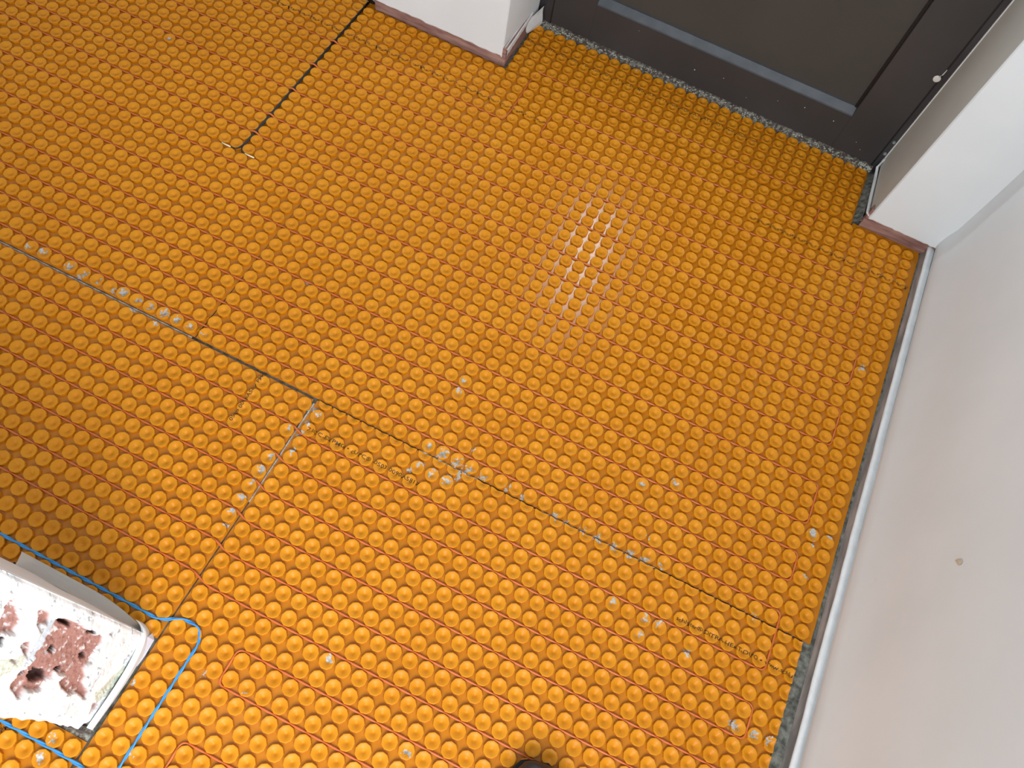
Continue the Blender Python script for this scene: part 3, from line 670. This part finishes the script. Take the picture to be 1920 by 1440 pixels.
printed('ICC-ES PMG • cUPC® • schlüter®', -0.306, 0.4755, SZ*0.8, 'A', 0.0, 0.166)
printed('-DITRA-HEAT-DUO • www.schluter.com • ICC-ES PMG • cUPC®', -0.128, 0.4755, SZ*0.8, 'B', 0.0, 0.352)
printed('schlüter®-DITRA-HEAT-DUO • www.schluter.com • ICC-ES PMG • cUPC®', 0.745, 0.4755, SZ*0.8, 'B', 0.0, 0.384)
printed('schlüter®-DITRA-HEAT-DUO • www.schluter.com • ICC-ES PMG • cUPC® • schlüter®-DITRA-HEAT-DUO • www.schluter.com', 0.072, 0.700, SZ*0.9, 'F', 0.0, 0.62)
printed('0503 0090A58 • PMG', 0.0225, -0.487, SZ*0.9, 'C', math.pi/2, 0.112)
printed('PMG', 0.012, -1.067, SZ*0.9, 'E', 1.2, 0.02)

# ------------------------------------------------------------------ toe of the photographer's shoe
def shoe_ring(y, w, h, z0, n_=20, cx=0.776):
    out = []
    for q in range(n_):
        a = 2*math.pi*q/n_; ca, sa = math.cos(a), math.sin(a)
        out.append((cx + w*math.copysign(abs(ca)**0.8, ca), y, z0 + h*0.5 + h*0.5*math.copysign(abs(sa)**0.75, sa)))
    return out
secs = [(-0.7695, .006, .014, .018), (-0.7710, .016, .024, .013), (-0.7745, .028, .034, .011), (-0.780, .037, .040, .010), (-0.795, .044, .046, .010), (-0.82, .049, .052, .010), (-0.86, .050, .062, .010), (-0.90, .045, .078, .011), (-0.94, .040, .095, .012), (-0.98, .038, .105, .012), (-1.02, .037, .108, .012), (-1.045, .033, .100, .014), (-1.055, .022, .085, .020)]
shoe = empty('shoe', (0.776, -0.90, 0)); tag(shoe, 'rounded toe of a black shoe at the bottom edge', 'shoe')
bm = bmesh.new(); rings = [[bm.verts.new(p) for p in shoe_ring(*s_)] for s_ in secs]
for a, b_ in zip(rings, rings[1:]):
    for q in range(20): bm.faces.new((a[q], a[(q+1) % 20], b_[(q+1) % 20], b_[q]))
bm.faces.new(rings[0][::-1]); bm.faces.new(rings[-1]); bmesh.ops.recalc_face_normals(bm, faces=bm.faces)
P(obj('upper', bm, M_SHOE, smooth=True), shoe)
bm = bmesh.new(); out = []
for (y, w, h, z0) in secs: out.append((0.776+w+0.004, y))
out = [(0.776, -0.7655)] + [(a, b_) for a, b_ in out]; L = out + [(2*0.776-a, b_) for a, b_ in out[::-1][:-1]]
lo = [bm.verts.new((a, b_, 0.0062)) for a, b_ in L]; hi = [bm.verts.new((a, b_, 0.017)) for a, b_ in L]; n_ = len(L)
bm.faces.new(hi); bm.faces.new(lo[::-1])
for q in range(n_): bm.faces.new((lo[q], lo[(q+1) % n_], hi[(q+1) % n_], hi[q]))
bmesh.ops.recalc_face_normals(bm, faces=bm.faces); P(obj('sole', bm, M_SOLE), shoe)
for k in range(4):
    y = -0.87-0.022*k; z = 0.072+0.009*k
    bm = bmesh.new(); tube_bm(bm, [(0.776-0.024, y, z-0.006), (0.776, y+0.004, z+0.004), (0.776+0.024, y, z-0.006)], 0.0025, 6); P(obj('lace', bm, M_SOLE, smooth=True), shoe)

shoe.location.y += 0.017; shoe.location.x += 0.004
